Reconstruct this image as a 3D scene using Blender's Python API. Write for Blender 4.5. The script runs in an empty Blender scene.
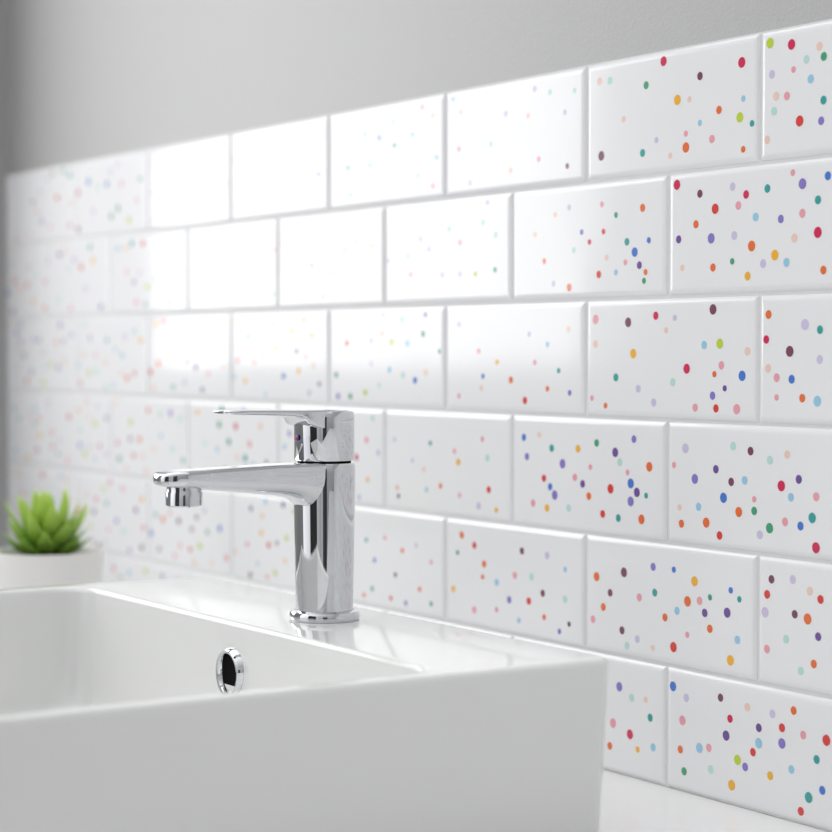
import bpy, bmesh, math, random
from mathutils import Vector, Matrix
random.seed(7)
sc=bpy.context.scene
sc.view_settings.view_transform='Standard'
D=.9752; ZC=1.1716; CT=.85
# ---------- helpers
def mat(name,col,rough=.5,metal=0,coat=0,spec=.5):
    m=bpy.data.materials.new(name); m.use_nodes=True
    b=m.node_tree.nodes['Principled BSDF']
    b.inputs['Base Color'].default_value=(*col,1); b.inputs['Roughness'].default_value=rough
    b.inputs['Metallic'].default_value=metal; b.inputs['Coat Weight'].default_value=coat
    b.inputs['Coat Roughness'].default_value=.03
    b.inputs['Specular IOR Level'].default_value=spec
    return m
def bump(m,scale,strength,dist=.001,detail=2):
    nt=m.node_tree; b=nt.nodes['Principled BSDF']
    tc=nt.nodes.new('ShaderNodeTexCoord'); n=nt.nodes.new('ShaderNodeTexNoise'); bp=nt.nodes.new('ShaderNodeBump')
    n.inputs['Scale'].default_value=scale; n.inputs['Detail'].default_value=detail
    bp.inputs['Strength'].default_value=strength; bp.inputs['Distance'].default_value=dist
    nt.links.new(tc.outputs['Object'],n.inputs['Vector']); nt.links.new(n.outputs['Fac'],bp.inputs['Height'])
    nt.links.new(bp.outputs['Normal'],b.inputs['Normal'])
    return m
def finish(bm,name,m,smooth=False,parent=None,recalc=True):
    if recalc: bmesh.ops.recalc_face_normals(bm,faces=bm.faces)
    me=bpy.data.meshes.new(name); bm.to_mesh(me); bm.free()
    if m: me.materials.append(m)
    if smooth:
        for p in me.polygons: p.use_smooth=True
    o=bpy.data.objects.new(name,me); sc.collection.objects.link(o)
    if parent: o.parent=parent
    return o
def sharp(o,deg=35):
    bm=bmesh.new(); bm.from_mesh(o.data)
    for e in bm.edges:
        if len(e.link_faces)==2 and e.calc_face_angle(0)>math.radians(deg): e.smooth=False
    bm.to_mesh(o.data); bm.free()
def box(name,a,b,m,parent=None,bev=0):
    bm=bmesh.new(); bmesh.ops.create_cube(bm,size=1)
    for v in bm.verts: v.co=Vector([(a[i]+b[i])/2+v.co[i]*(b[i]-a[i]) for i in range(3)])
    if bev: bmesh.ops.bevel(bm,geom=list(bm.edges),offset=bev,segments=3,affect='EDGES')
    return finish(bm,name,m,parent=parent)
def empty(name,loc=(0,0,0)):
    e=bpy.data.objects.new(name,None); e.empty_display_size=.02; sc.collection.objects.link(e); return e
def loft(rings,name,m,parent=None,capa=True,capb=True,smooth=True,sh=35):
    bm=bmesh.new(); R=[[bm.verts.new(p) for p in r] for r in rings]
    n=len(R[0])
    for a,b in zip(R,R[1:]):
        for i in range(n):
            bm.faces.new((a[i],a[(i+1)%n],b[(i+1)%n],b[i]))
    if capa: bm.faces.new(R[0])
    if capb: bm.faces.new(R[-1])
    o=finish(bm,name,m,smooth,parent); sharp(o,sh); return o
def lathe(prof,c,name,m,parent=None,n=64,capa=True,capb=True,sh=35,axis='Z'):
    rings=[]
    for r,z in prof:
        ring=[]
        for i in range(n):
            t=2*math.pi*i/n
            if axis=='Z': ring.append((c[0]+r*math.cos(t),c[1]+r*math.sin(t),c[2]+z))
            else: ring.append((c[0]+r*math.cos(t),c[1]+z,c[2]+r*math.sin(t)))
        rings.append(ring)
    return loft(rings,name,m,parent,capa,capb,True,sh)
def addbox(bm,a,b):
    r=bmesh.ops.create_cube(bm,size=1)
    for v in r['verts']: v.co=Vector([(a[i]+b[i])/2+v.co[i]*(b[i]-a[i]) for i in range(3)])
# ---------- camera
cam=bpy.data.cameras.new('camera'); co=bpy.data.objects.new('camera',cam); sc.collection.objects.link(co)
co.location=(0,-D,ZC)
pitch=math.atan(66/2100); th=math.atan(1327/2100)
fw=Vector((-math.cos(th)*math.cos(pitch),math.sin(th)*math.cos(pitch),-math.sin(pitch)))
co.rotation_euler=fw.to_track_quat('-Z','Y').to_euler()
cam.sensor_width=36; cam.lens=36*2100/832
cam.dof.use_dof=True; cam.dof.focus_distance=1.47; cam.dof.aperture_fstop=5.6
cam.clip_start=.01
sc.camera=co
# ---------- world
w=bpy.data.worlds.new('room_ambient'); sc.world=w; w.use_nodes=True
nt=w.node_tree; bg=nt.nodes['Background']
tc=nt.nodes.new('ShaderNodeTexCoord'); sp=nt.nodes.new('ShaderNodeSeparateXYZ')
nt.links.new(tc.outputs['Generated'],sp.inputs[0])
r1=nt.nodes.new('ShaderNodeMapRange'); r1.inputs[1].default_value=-1;r1.inputs[2].default_value=1;r1.inputs[3].default_value=.45;r1.inputs[4].default_value=1.86
r2=nt.nodes.new('ShaderNodeMapRange'); r2.inputs[1].default_value=-.6;r2.inputs[2].default_value=.9;r2.inputs[3].default_value=1.36;r2.inputs[4].default_value=.28
nt.links.new(sp.outputs['Z'],r1.inputs[0]); nt.links.new(sp.outputs['X'],r2.inputs[0])
mu=nt.nodes.new('ShaderNodeMath'); mu.operation='MULTIPLY'
nt.links.new(r1.outputs[0],mu.inputs[0]); nt.links.new(r2.outputs[0],mu.inputs[1]); nt.links.new(mu.outputs[0],bg.inputs['Strength'])
bg.inputs['Color'].default_value=(.98,.985,1,1)
# ---------- materials
TR=.13
m_tile=bump(mat('glazed_white_tile',(.845,.846,.855),TR,spec=.55),9,.35,.002,1)
m_grout=bump(mat('white_grout',(.74,.74,.74),.8),300,.3,.0005)
m_wall=bump(mat('grey_paint',(.44,.44,.44),.42),420,.5,.0008)
m_ceram=mat('white_ceramic',(.81,.815,.80),.08)
m_counter=mat('white_counter',(.82,.82,.815),.18)
m_chrome=mat('chrome',(.66,.67,.69),.03,1)
m_dark=mat('dark_hole',(.012,.012,.012),.9,spec=0)  # near-black; on the overflow disc it paints in the opening's shade
m_cab=mat('cabinet_white',(.7,.7,.69),.4)
m_floor=bump(mat('floor_grey_stone',(.42,.40,.38),.4),8,.2,.001)
m_frame=mat('window_frame_white',(.8,.8,.8),.4)
m_reflectdark=mat('added_reflection_dark',(.03,.03,.033),.4)  # dark tone for the added shapes mirrored in the chrome
# ---------- room
XL=-2.511; XR=1.4
box('wall_back',(XL-.1,.008,0),(XR,.12,2.5),m_wall)
box('wall_right',(XR,-2.6,0),(XR+.1,.12,2.5),m_wall)
wy0,wy1,wz0,wz1=-1.0,-.20,1.12,2.15
bm=bmesh.new()
addbox(bm,(XL-.12,-2.6,0),(XL,.008,wz0)); addbox(bm,(XL-.12,-2.6,wz1),(XL,.008,2.5))
addbox(bm,(XL-.12,-2.6,wz0),(XL,wy0,wz1)); addbox(bm,(XL-.12,wy1,wz0),(XL,.008,wz1))
finish(bm,'wall_left',m_wall)
box('floor',(XL-.12,-2.6,-.05),(XR,.12,0),m_floor)
bm=bmesh.new(); t=.03
addbox(bm,(XL-.08,wy0,wz0),(XL-.04,wy0+t,wz1)); addbox(bm,(XL-.08,wy1-t,wz0),(XL-.04,wy1,wz1))
addbox(bm,(XL-.08,wy0+t,wz0),(XL-.04,wy1-t,wz0+t)); addbox(bm,(XL-.08,wy0+t,wz1-t),(XL-.04,wy1-t,wz1))
finish(bm,'window_1',m_frame)
L=bpy.data.lights.new('window_daylight','AREA'); L.shape='RECTANGLE'; L.size=wz1-wz0; L.size_y=wy1-wy0
L.energy=6.4; L.color=(1,.998,.99)
lo=bpy.data.objects.new('window_daylight',L); sc.collection.objects.link(lo)
lo.location=(XL-.09,(wy0+wy1)/2,(wz0+wz1)/2)
lo.rotation_euler=(0,-math.pi/2,0)
# unseen dark door and cupboard shapes, added to streak the chrome with dark reflections
dr=empty('added_dark_door')
box('added_door_leaf',(XR-.045,-2.1,.005),(XR-.001,-1.25,2.05),m_reflectdark,dr,bev=.003)
for i,(za,zb) in enumerate(((.15,.95),(1.1,1.9))):
    box('added_door_moulding_%d'%i,(XR-.053,-1.98,za),(XR-.044,-1.37,zb),m_reflectdark,dr,bev=.003)
lathe([(.0,-.03),(.018,-.028),(.024,-.012),(.018,0),(.008,.004),(.008,.02)],(XR-.08,-1.32,1.02),'added_door_knob',m_chrome,dr,n=24,axis='Z')
wd=empty('added_dark_cupboard')  # also unseen, added as a dark band for the faucet to mirror
box('added_cupboard_carcass',(-1.1,-2.55,.0),(-.1,-2.12,2.0),m_reflectdark,wd,bev=.003)
for i in range(2):
    box('added_cupboard_door_%d'%i,(-1.095+i*.5,-2.119,.05),(-.603+i*.498,-2.10,1.98),m_reflectdark,wd,bev=.002)
    box('added_cupboard_handle_%d'%i,(-.635+i*.06,-2.099,1.0),(-.625+i*.06,-2.08,1.2),m_chrome,wd)
# ---------- counter & cabinet
box('countertop',(XL+.001,-.68,CT-.04),(XR-.2,.006,CT),m_counter,bev=.002)
cab=empty('vanity_cabinet')
box('carcass',(XL+.003,-.63,.1),(XR-.22,.006,CT-.0405),m_cab,cab)
box('plinth',(XL+.003,-.58,0),(XR-.25,.0,.1),m_cab,cab)
for i in range(6):
    x=XL+.02+i*.61
    box('door_panel_%d'%i,(x,-.652,.12),(x+.595,-.6305,CT-.05),m_cab,cab,bev=.002)
# ---------- tiles
TH=.09;TW=.198; TB=CT+.0003; X0=-1.299
tiles=empty('tile_backsplash')
tilelist=[]; tilt={}
bm=bmesh.new(); g=.0010
for r in range(6):
    z1=TB+(6-r)*TH; z0=z1-TH
    off=0 if r%2==0 else TW/2
    for k in range(-8,12):
        a=X0+off+k*TW; b=a+TW
        if b<=XL+.01 or a>=1.15: continue
        a2=max(a,XL+.002); b2=b
        tilelist.append((r,k,a2,b2,z0,z1))
        xa,xb,za,zb=a2+g,b2-g,z0+g,z1-g
        ty=[random.uniform(-.0003,.0003),random.uniform(-.0002,.0002)]
        tilt[(r,k)]=(ty,xa,za)
        rings=[]
        for ins,y in ((0,.0078),(0,.0026),(.0004,.0018),(.0011,.0011),(.002,.00058),(.003,.00025),(.0041,.00006),(.005,0)):
            ring=[]
            for (x,z) in ((xa+ins,za+ins),(xb-ins,za+ins),(xb-ins,zb-ins),(xa+ins,zb-ins)):
                dy=ty[0]*((x-xa)/TW-.5)+ty[1]*((z-za)/TH-.5)
                ring.append(bm.verts.new((x,y+dy if y<.007 else y,z)))
            rings.append(ring)
        for p,q in zip(rings,rings[1:]):
            for i in range(4): bm.faces.new((p[i],p[(i+1)%4],q[(i+1)%4],q[i]))
        bm.faces.new(rings[-1])
finish(bm,'tiles',m_tile,parent=tiles)
box('grout_bed',(XL+.001,.0021,TB),(1.15,.0079,TB+6*TH),m_grout,tiles)
# ---------- dots : per tile (row,column): percent across, percent down, colour, size
COL=dict(R=(.70,.06,.05),C=(.64,.03,.10),O=(.80,.17,.05),Y=(.87,.45,.04),L=(.52,.65,.06),G=(.07,.36,.2),T=(.05,.36,.34),
 S=(.33,.60,.78),B=(.07,.2,.62),V=(.26,.2,.57),P=(.17,.09,.32),M=(.20,.07,.11),K=(.82,.37,.43),N=(.62,.56,.75),A=(.5,.74,.68),E=(.85,.62,.52))
DOTS={
(0,0):"8,16E1 14,17A1 45,9C2 66,26M1 90,21C2 35,26G1 53,42Y2 9,79M2 33,81T1 41,72N0 58,70K0 58,81O2 49,86E0 73,77K1 77,55O1 89,63L2 91,49S0 60,43E0 91,88O0 66,63S0 96,69T0 22,51E0",
(0,1):"5,10L2 15,14C2 28,19E1 6,34N1 16,33K0 22,27A1 8,51E1 13,52K1 19,72R2 30,59T1 30,27G1 7,62A1 24,42S1 29,74V1 4,83E1 45,30O1 52,60B1 60,20N1 66,75M1 74,45G1 84,25K1 90,70Y2 40,85T1",
(1,-1):"21,65O0 28,25E0 37,20N0 45,42V0 58,20K0 59,43R0 67,30G0 84,26O1 88,53B0 79,62B2 82,73P1 56,79R1 37,89O1 27,85N0 67,78S0 86,79O0 74,53T1 50,51C0 40,57A0 15,41E0 85,86G0 73,70K0 61,65E0",
(1,0):"5,10C2 25,32R2 34,16N1 41,23C1 17,19M1 37,31K1 52,20T1 70,19V2 65,10K0 78,32T1 83,15B1 23,55V2 15,43O1 35,54N1 44,63O2 46,41S1 59,44V1 70,41K1 78,56C2 56,71Y2 6,54P1 8,77E0 24,78O1 34,74G0 42,86Y1 62,77S1 50,77N1 66,59E1 81,84O1 91,40L1 93,70M1",
(2,0):"6,17K2 25,20M2 41,15C1 74,11M2 52,17N0 6,38E1 28,46Y2 18,66T1 31,75N1 59,58C2 69,39S1 78,38L2 79,55K1 91,63B2 75,62O0 64,89K1 74,79V1 76,89R1 88,89K2 81,73P0 94,44E1 12,90O0 40,86N1 4,84K0 51,69A1 47,27E0",
(2,1):"5,16O1 15,44M2 9,64K1 16,65B1 22,24N2 29,28T1 28,81S2 5,57E1 29,50N1 4,35C1 9,79K0 21,79O1 44,30Y1 50,70V1 60,45C1 70,20G1 75,80O2 86,40B1 92,75K1",
(3,-1):"8,21B1 18,18E0 26,29T1 10,38V1 33,42V2 43,28Y1 55,22G1 67,29P2 79,17V1 70,37A1 89,39O2 75,45K0 21,56R1 25,63B1 41,53K1 46,58P1 28,70V2 50,68O1 64,60R2 77,54B2 81,61P2 77,69V2 87,63T0 84,83O2 14,79K1 59,82R1 51,43K0 37,80A1 23,82Y1 69,84T1",
(3,0):"10,22N2 35,18A1 44,21M1 54,27A1 63,22E1 4,36K0 26,37P1 34,46M1 41,44S1 15,46V2 30,59B2 46,58K0 60,46C2 69,40P1 38,69O2 46,67G1 62,73K1 54,79G2 7,70E0 17,68S1 28,89R1 70,75B1 76,68T2 78,90C2 21,80O2 8,83O1 78,52K1 65,54S1 49,85N1 88,30O1 92,60V1",
(4,0):"7,36O2 23,29M2 40,21V1 52,21B0 64,28Y2 32,48K1 11,61O1 15,48M1 5,73K1 22,78M1 31,83N1 41,42T1 54,54S1 47,61O1 52,84R2 60,45O2 67,43K1 70,52P1 73,64O1 73,39G0 83,49P2 85,31B0 90,37T0 85,86Y2 25,90A1 89,69S1 60,72K0 40,88E0",
(4,1):"7,18M1 5,30R1 17,16N1 25,23E1 4,44N2 18,42M1 24,44O2 14,62A1 30,28R1 29,56P1 5,72K1 21,84A1 27,77O1 45,40B1 55,70T1 65,30K1 75,60O1 88,45V1",
(5,-1):"12,30K1 25,60B1 40,25O1 52,70G1 70,26V2 78,33A1 77,64C2 90,46T1 66,58K2 87,32E0 64,78O1 82,75Y0 92,70S1",
(5,0):"4,16B2 29,17M1 11,23N1 9,42K2 34,32C1 32,46P2 43,20E1 18,61S2 8,66O1 24,76A1 49,46S2 46,54R1 49,34P1 61,30R1 61,42V2 35,84Y2 56,21N1 67,15O1 55,69Y1 66,60S1 79,48T1 72,32K1 84,32R2 82,70B1 42,67V1 23,59K1 10,83G1 38,63L2 71,90R1 75,78T2",
(3,-2):"8,31N0 31,58E0 36,32T0 55,38K0 58,48Y1 10,78K0 11,86P0 77,25K0 81,42A1 82,71R1 33,77S0 44,72O0 59,79K0 74,87N1 88,89Y0 22,50N0",
(4,-1):"12,16O1 21,24R1 28,40O1 9,33G0 6,68Y1 46,69V1 55,23M1 62,45A1 73,24N1 70,58M1 60,67R1 82,89V0 37,55S1 27,52O0 50,46K1 86,34S0 86,60A1 21,84K1 53,86S0 37,80K0 89,81M0 71,79O0",
(4,-2):"32,34T0 48,29K0 63,39O0 39,53B0 57,64M0 75,32N0 88,46K0 37,82G0 53,88R0 78,74O0 88,86T0 66,90V0 30,90O0",
(2,-1):"10,19N0 24,44K0 27,67B0 26,78E0 37,54Y0 47,70O1 60,29N0 64,54K0 73,38S0 57,88R1 73,77O0 81,61T0 89,80V0 10,86K0 88,25E0"}
keys=list(COL); pale=['N','A','E','S','K']
rnd=random.Random(3); dots=[]
for (r,k,a,b,z0,z1) in tilelist:
    if (r,k) in DOTS:
        for it in DOTS[(r,k)].split():
            u,v=it.split(','); s=int(v[-1]); c=v[-2]; u=float(u)/100; v=float(v[:-2])/100
            u=u*(1.1-.1*u) if u>.1 else u*1.09
            dots.append((a+u*TW,z1-v*TH,c,s,(r,k)))
        continue
    pts=[]; n=int((15 if r<2 else 21)*(b-a)/TW)
    for _ in range(400):
        if len(pts)>=n: break
        x=rnd.uniform(a+.007,b-.007); z=rnd.uniform(z0+.007,z1-.007)
        if all((x-p[0])**2+(z-p[1])**2>.016**2 for p in pts):
            pts.append((x,z))
            glarefaded=(r<2 and -5<k<0)  # window glare put into the dot colours: paler, smaller dots on these tiles
            c=rnd.choice(pale) if rnd.random()<(.85 if glarefaded else .15) else rnd.choice(keys)
            dots.append((x,z,c,0 if glarefaded else rnd.choice((1,1,2,2) if k<-3 or k>0 else (0,1,1)),(r,k)))
mats=[bump(mat('confetti_'+c.lower(),COL[c],TR,spec=.55),9,.35,.002,1) for c in keys]
bm=bmesh.new()
RAD=(.0023,.0030,.0037)
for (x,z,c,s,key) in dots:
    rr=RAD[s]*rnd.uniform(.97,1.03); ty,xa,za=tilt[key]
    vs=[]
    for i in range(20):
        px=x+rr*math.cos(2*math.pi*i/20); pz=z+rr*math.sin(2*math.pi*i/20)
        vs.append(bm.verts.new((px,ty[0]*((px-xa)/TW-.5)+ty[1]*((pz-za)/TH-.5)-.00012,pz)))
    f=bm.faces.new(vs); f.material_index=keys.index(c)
bmesh.ops.recalc_face_normals(bm,faces=bm.faces)
for f in bm.faces:
    if f.normal.y>0: f.normal_flip()
o=finish(bm,'confetti_dots',None,parent=tiles,recalc=False)
for m in mats: o.data.materials.append(m)
# ---------- sink
def rrect(x0,x1,y0,y1,r,z,n=10):
    pts=[]
    for cx,cy,a0 in ((x1-r,y1-r,0),(x0+r,y1-r,90),(x0+r,y0+r,180),(x1-r,y0+r,270)):
        for i in range(n+1):
            t=math.radians(a0+90*i/n); pts.append((cx+r*math.cos(t),cy+r*math.sin(t),z))
    return pts
sink=empty('vessel_sink')
SX0,SX1,SY0,SY1=-1.585,-1.023,-.63,-.182; ZR=.982
def outer(ins,z,r=.012): return rrect(SX0+ins,SX1-ins,SY0+ins,SY1-ins,r,z)
IX0,IX1,IY0,IY1=-1.563,-1.037,-.612,-.303
def inner(ins,z,r=.028): return rrect(IX0+ins,IX1-ins,IY0+ins,IY1-ins,r,z)
rings=[outer(.007,CT+.0002),outer(.005,CT+.003),outer(.0025,.92),outer(.0006,.972)]
for i in range(0,7):
    t=math.radians(90*i/6); rings.append(outer(.0005+.004*(1-math.cos(t)),ZR-.004+.004*math.sin(t),.012-.003*(1-math.cos(t))))
for i in range(0,7):
    t=math.radians(90*i/6); rings.append(inner(-.004+.004*math.sin(t),ZR-.004*(1-math.cos(t))))
rings+= [inner(.001,.965),inner(.003,.94),inner(.006,.91)]
for i in range(0,9):
    t=math.radians(90*i/8); rings.append(inner(.008+.035*(1-math.cos(t)),.90-.03*math.sin(t),.03+.012*math.sin(t)))
rings.append(inner(.12,.867,.02))
loft(rings,'basin',m_ceram,sink,sh=60)
oy=IY1-.0035
lathe([(.0128,.004),(.0131,-.0005),(.0142,-.003),(.0160,-.0035),(.0178,-.001),(.0182,.003)],(-1.300,oy,.9465),'overflow_ring',m_chrome,sink,capa=False,capb=False,axis='Y')
lathe([(.0131,.0005),(.0,.0005)],(-1.300,oy-.0002,.9465),'overflow_shade_disc',m_dark,sink,capa=False,capb=False,axis='Y',n=32)  # flat dark disc painting in the shade of a recess that isn't modelled
lathe([(.032,.0),(.032,.002),(.029,.0035),(.02,.004),(.0,.005)],(-1.30,-.46,.8668),'drain_cap',m_chrome,sink,capa=False,capb=False)
# ---------- faucet
fc=empty('basin_faucet'); FX,FY=-1.281,-.242
lathe([(.0242,.0001),(.0247,.001),(.0247,.0045),(.0238,.0062),(.0205,.0072)],(FX,FY,ZR),'base_flange',m_chrome,fc,capb=False)
lathe([(.0202,.0062),(.0206,.03),(.0217,.09),(.0219,.104),(.0217,.1085),(.0207,.1105)],(FX,FY,ZR),'body',m_chrome,fc)
lathe([(.0188,.110),(.0188,.1135)],(FX,FY,ZR),'neck_gap',m_dark,fc)
lathe([(.0206,.1123),(.0213,.1133),(.0213,.142),(.0210,.1455),(.0200,.1468),(.015,.1472)],(FX,FY,ZR),'cartridge_cap',m_chrome,fc)
def sect(s,hw,zt,zb,rt,rbx,rbz,n=7):
    h=zt-zb; rt=min(rt,h*.49,hw*.98); rbx=min(rbx,hw*.98); rbz=min(rbz,h-rt*1.02); pts=[]
    for cx,cz,a0,rx,rz in ((hw-rt,zt-rt,0,rt,rt),(-hw+rt,zt-rt,90,rt,rt),(-hw+rbx,zb+rbz,180,rbx,rbz),(hw-rbx,zb+rbz,270,rbx,rbz)):
        for i in range(n+1):
            t=math.radians(a0+90*i/n); pts.append((FX+cx+rx*math.cos(t),FY-s,cz+rz*math.sin(t)))
    return pts
S=[(.002,.0195,1.0932,1.058,.016,.026),(.0165,.0192,1.0932,1.0595,.016,.024),(.0205,.0190,1.0932,1.0628,.015,.019),(.0235,.0188,1.0932,1.0657,.014,.015),(.028,.0186,1.0932,1.0680,.013,.012),(.034,.0183,1.093,1.0697,.012,.0105),(.045,.018,1.0928,1.0715,.011,.0095),(.07,.017,1.092,1.0742,.010,.008),(.095,.0162,1.0912,1.0766,.009,.007),(.112,.0155,1.0905,1.0783,.008,.006),(.119,.0142,1.0902,1.0790,.007,.005),(.1245,.0118,1.0896,1.0800,.006,.004),(.128,.0085,1.0885,1.0812,.005,.003),(.1295,.004,1.087,1.0828,.003,.002)]
loft([sect(s,h,a,b,.003,rx,rz) for s,h,a,b,rx,rz in S],'spout',m_chrome,fc,sh=50)
lathe([(.0112,.0),(.0125,.001),(.0125,.009),(.0118,.0105),(.0118,.015)],(FX,FY-.109,1.0660),'aerator',m_chrome,fc,capa=False)
lathe([(.0113,.001),(0,.0015)],(FX,FY-.109,1.0660),'aerator_mesh',m_dark,fc,capa=False,capb=False,n=32)
S=[(-.014,.010,1.1295,1.122),(-.004,.0185,1.1298,1.118),(.008,.0188,1.1299,1.116),(.0205,.0182,1.1299,1.1195),(.0235,.0176,1.1299,1.1235),(.027,.0170,1.1299,1.1252),(.034,.016,1.1300,1.1260),(.048,.0148,1.1302,1.1266),(.066,.013,1.1304,1.1272),(.0775,.0118,1.1305,1.1276),(.0815,.0098,1.1303,1.1280),(.083,.007,1.1300,1.1284)]
loft([sect(s,h,a,b,.0012,.003,.0015) for s,h,a,b in S],'lever_handle',m_chrome,fc,sh=50)
m_blue=mat('indicator_blue',(.02,.05,.5),.3); m_red=mat('indicator_red',(.7,.03,.03),.3)
for nm,mm,dx in (('cold_mark',m_blue,.0009),('hot_mark',m_red,-.0009)):
    lathe([(.0019,-.0006),(.0,-.0008)],(FX+dx,FY-.0212,1.1105),nm,mm,fc,capa=False,capb=False,axis='Y',n=20)
# ---------- plant
pl=empty('potted_succulent'); PX,PY=-1.883,-.203
PZ=.980
m_pot=mat('pot_white',(.8,.79,.77),.5); m_soil=bump(mat('potting_soil',(.06,.045,.035),.95),200,1,.003)
lathe([(.040,.0002),(.043,.002),(.050,.08),(.0545,PZ-CT-.003),(.0535,PZ-CT),(.050,PZ-CT),(.048,PZ-CT-.004),(.047,PZ-CT-.014)],(PX,PY,CT),'pot',m_pot,pl,capb=False)
lathe([(.0475,PZ-CT-.009),(.02,PZ-CT-.006),(0,PZ-CT-.005)],(PX,PY,CT),'soil',m_soil,pl,capa=False,capb=False)
m_leaf=mat('succulent_leaf',(.25,.48,.07),.4); b=m_leaf.node_tree.nodes['Principled BSDF']; b.inputs['Subsurface Weight'].default_value=.15; b.inputs['Subsurface Radius'].default_value=(.01,.02,.003); b.inputs['Subsurface Scale'].default_value=.3
nt=m_leaf.node_tree; tcn=nt.nodes.new('ShaderNodeTexCoord'); sx=nt.nodes.new('ShaderNodeSeparateXYZ'); cr=nt.nodes.new('ShaderNodeValToRGB'); mr=nt.nodes.new('ShaderNodeMapRange')
nt.links.new(tcn.outputs['Object'],sx.inputs[0]); nt.links.new(sx.outputs['Z'],mr.inputs[0]); mr.inputs[1].default_value=PZ-.01; mr.inputs[2].default_value=PZ+.06
nt.links.new(mr.outputs[0],cr.inputs[0]); cr.color_ramp.elements[0].color=(.09,.25,.02,1); cr.color_ramp.elements[1].color=(.52,.72,.10,1); nt.links.new(cr.outputs[0],b.inputs['Base Color'])
bm=bmesh.new()
N=34
for i in range(N):
    f=i/(N-1); az=i*2.39996; el=math.radians(84-58*f**.8); Ln=.044+.012*math.sin(math.pi*min(1,f+.2))+rnd.uniform(-.004,.004)
    if f>.6: Ln*=.87
    wdt=.0075+.001*f; rad=.004+.008*f
    h=Vector((math.cos(az),math.sin(az),0)); sd=Vector((-math.sin(az),math.cos(az),0))
    p=Vector((PX,PY,PZ-.006+.012*(1-f)))+h*rad
    prev=None; K=8
    for j in range(K+1):
        u=j/K; e=el+math.radians(14)*(u-.3)
        dirv=h*math.cos(e)+Vector((0,0,1))*math.sin(e)
        up=-h*math.sin(e)+Vector((0,0,1))*math.cos(e)
        ww=wdt*math.sin(math.pi*(.22+.56*u)) if u<=.5 else wdt*max(.02,(1-u)/.5)**.75
        tk=ww*.42+.0003
        ring=[bm.verts.new(p+sd*ww*math.cos(a)+up*(tk*math.sin(a) if math.sin(a)<0 else tk*.35*math.sin(a))) for a in [2*math.pi*q/8 for q in range(8)]]
        if prev:
            for q in range(8): bm.faces.new((prev[q],prev[(q+1)%8],ring[(q+1)%8],ring[q]))
        else: bm.faces.new(ring)
        prev=ring; p=p+dirv*(Ln/K)
    bm.faces.new(prev)
finish(bm,'leaves',m_leaf,True,pl)
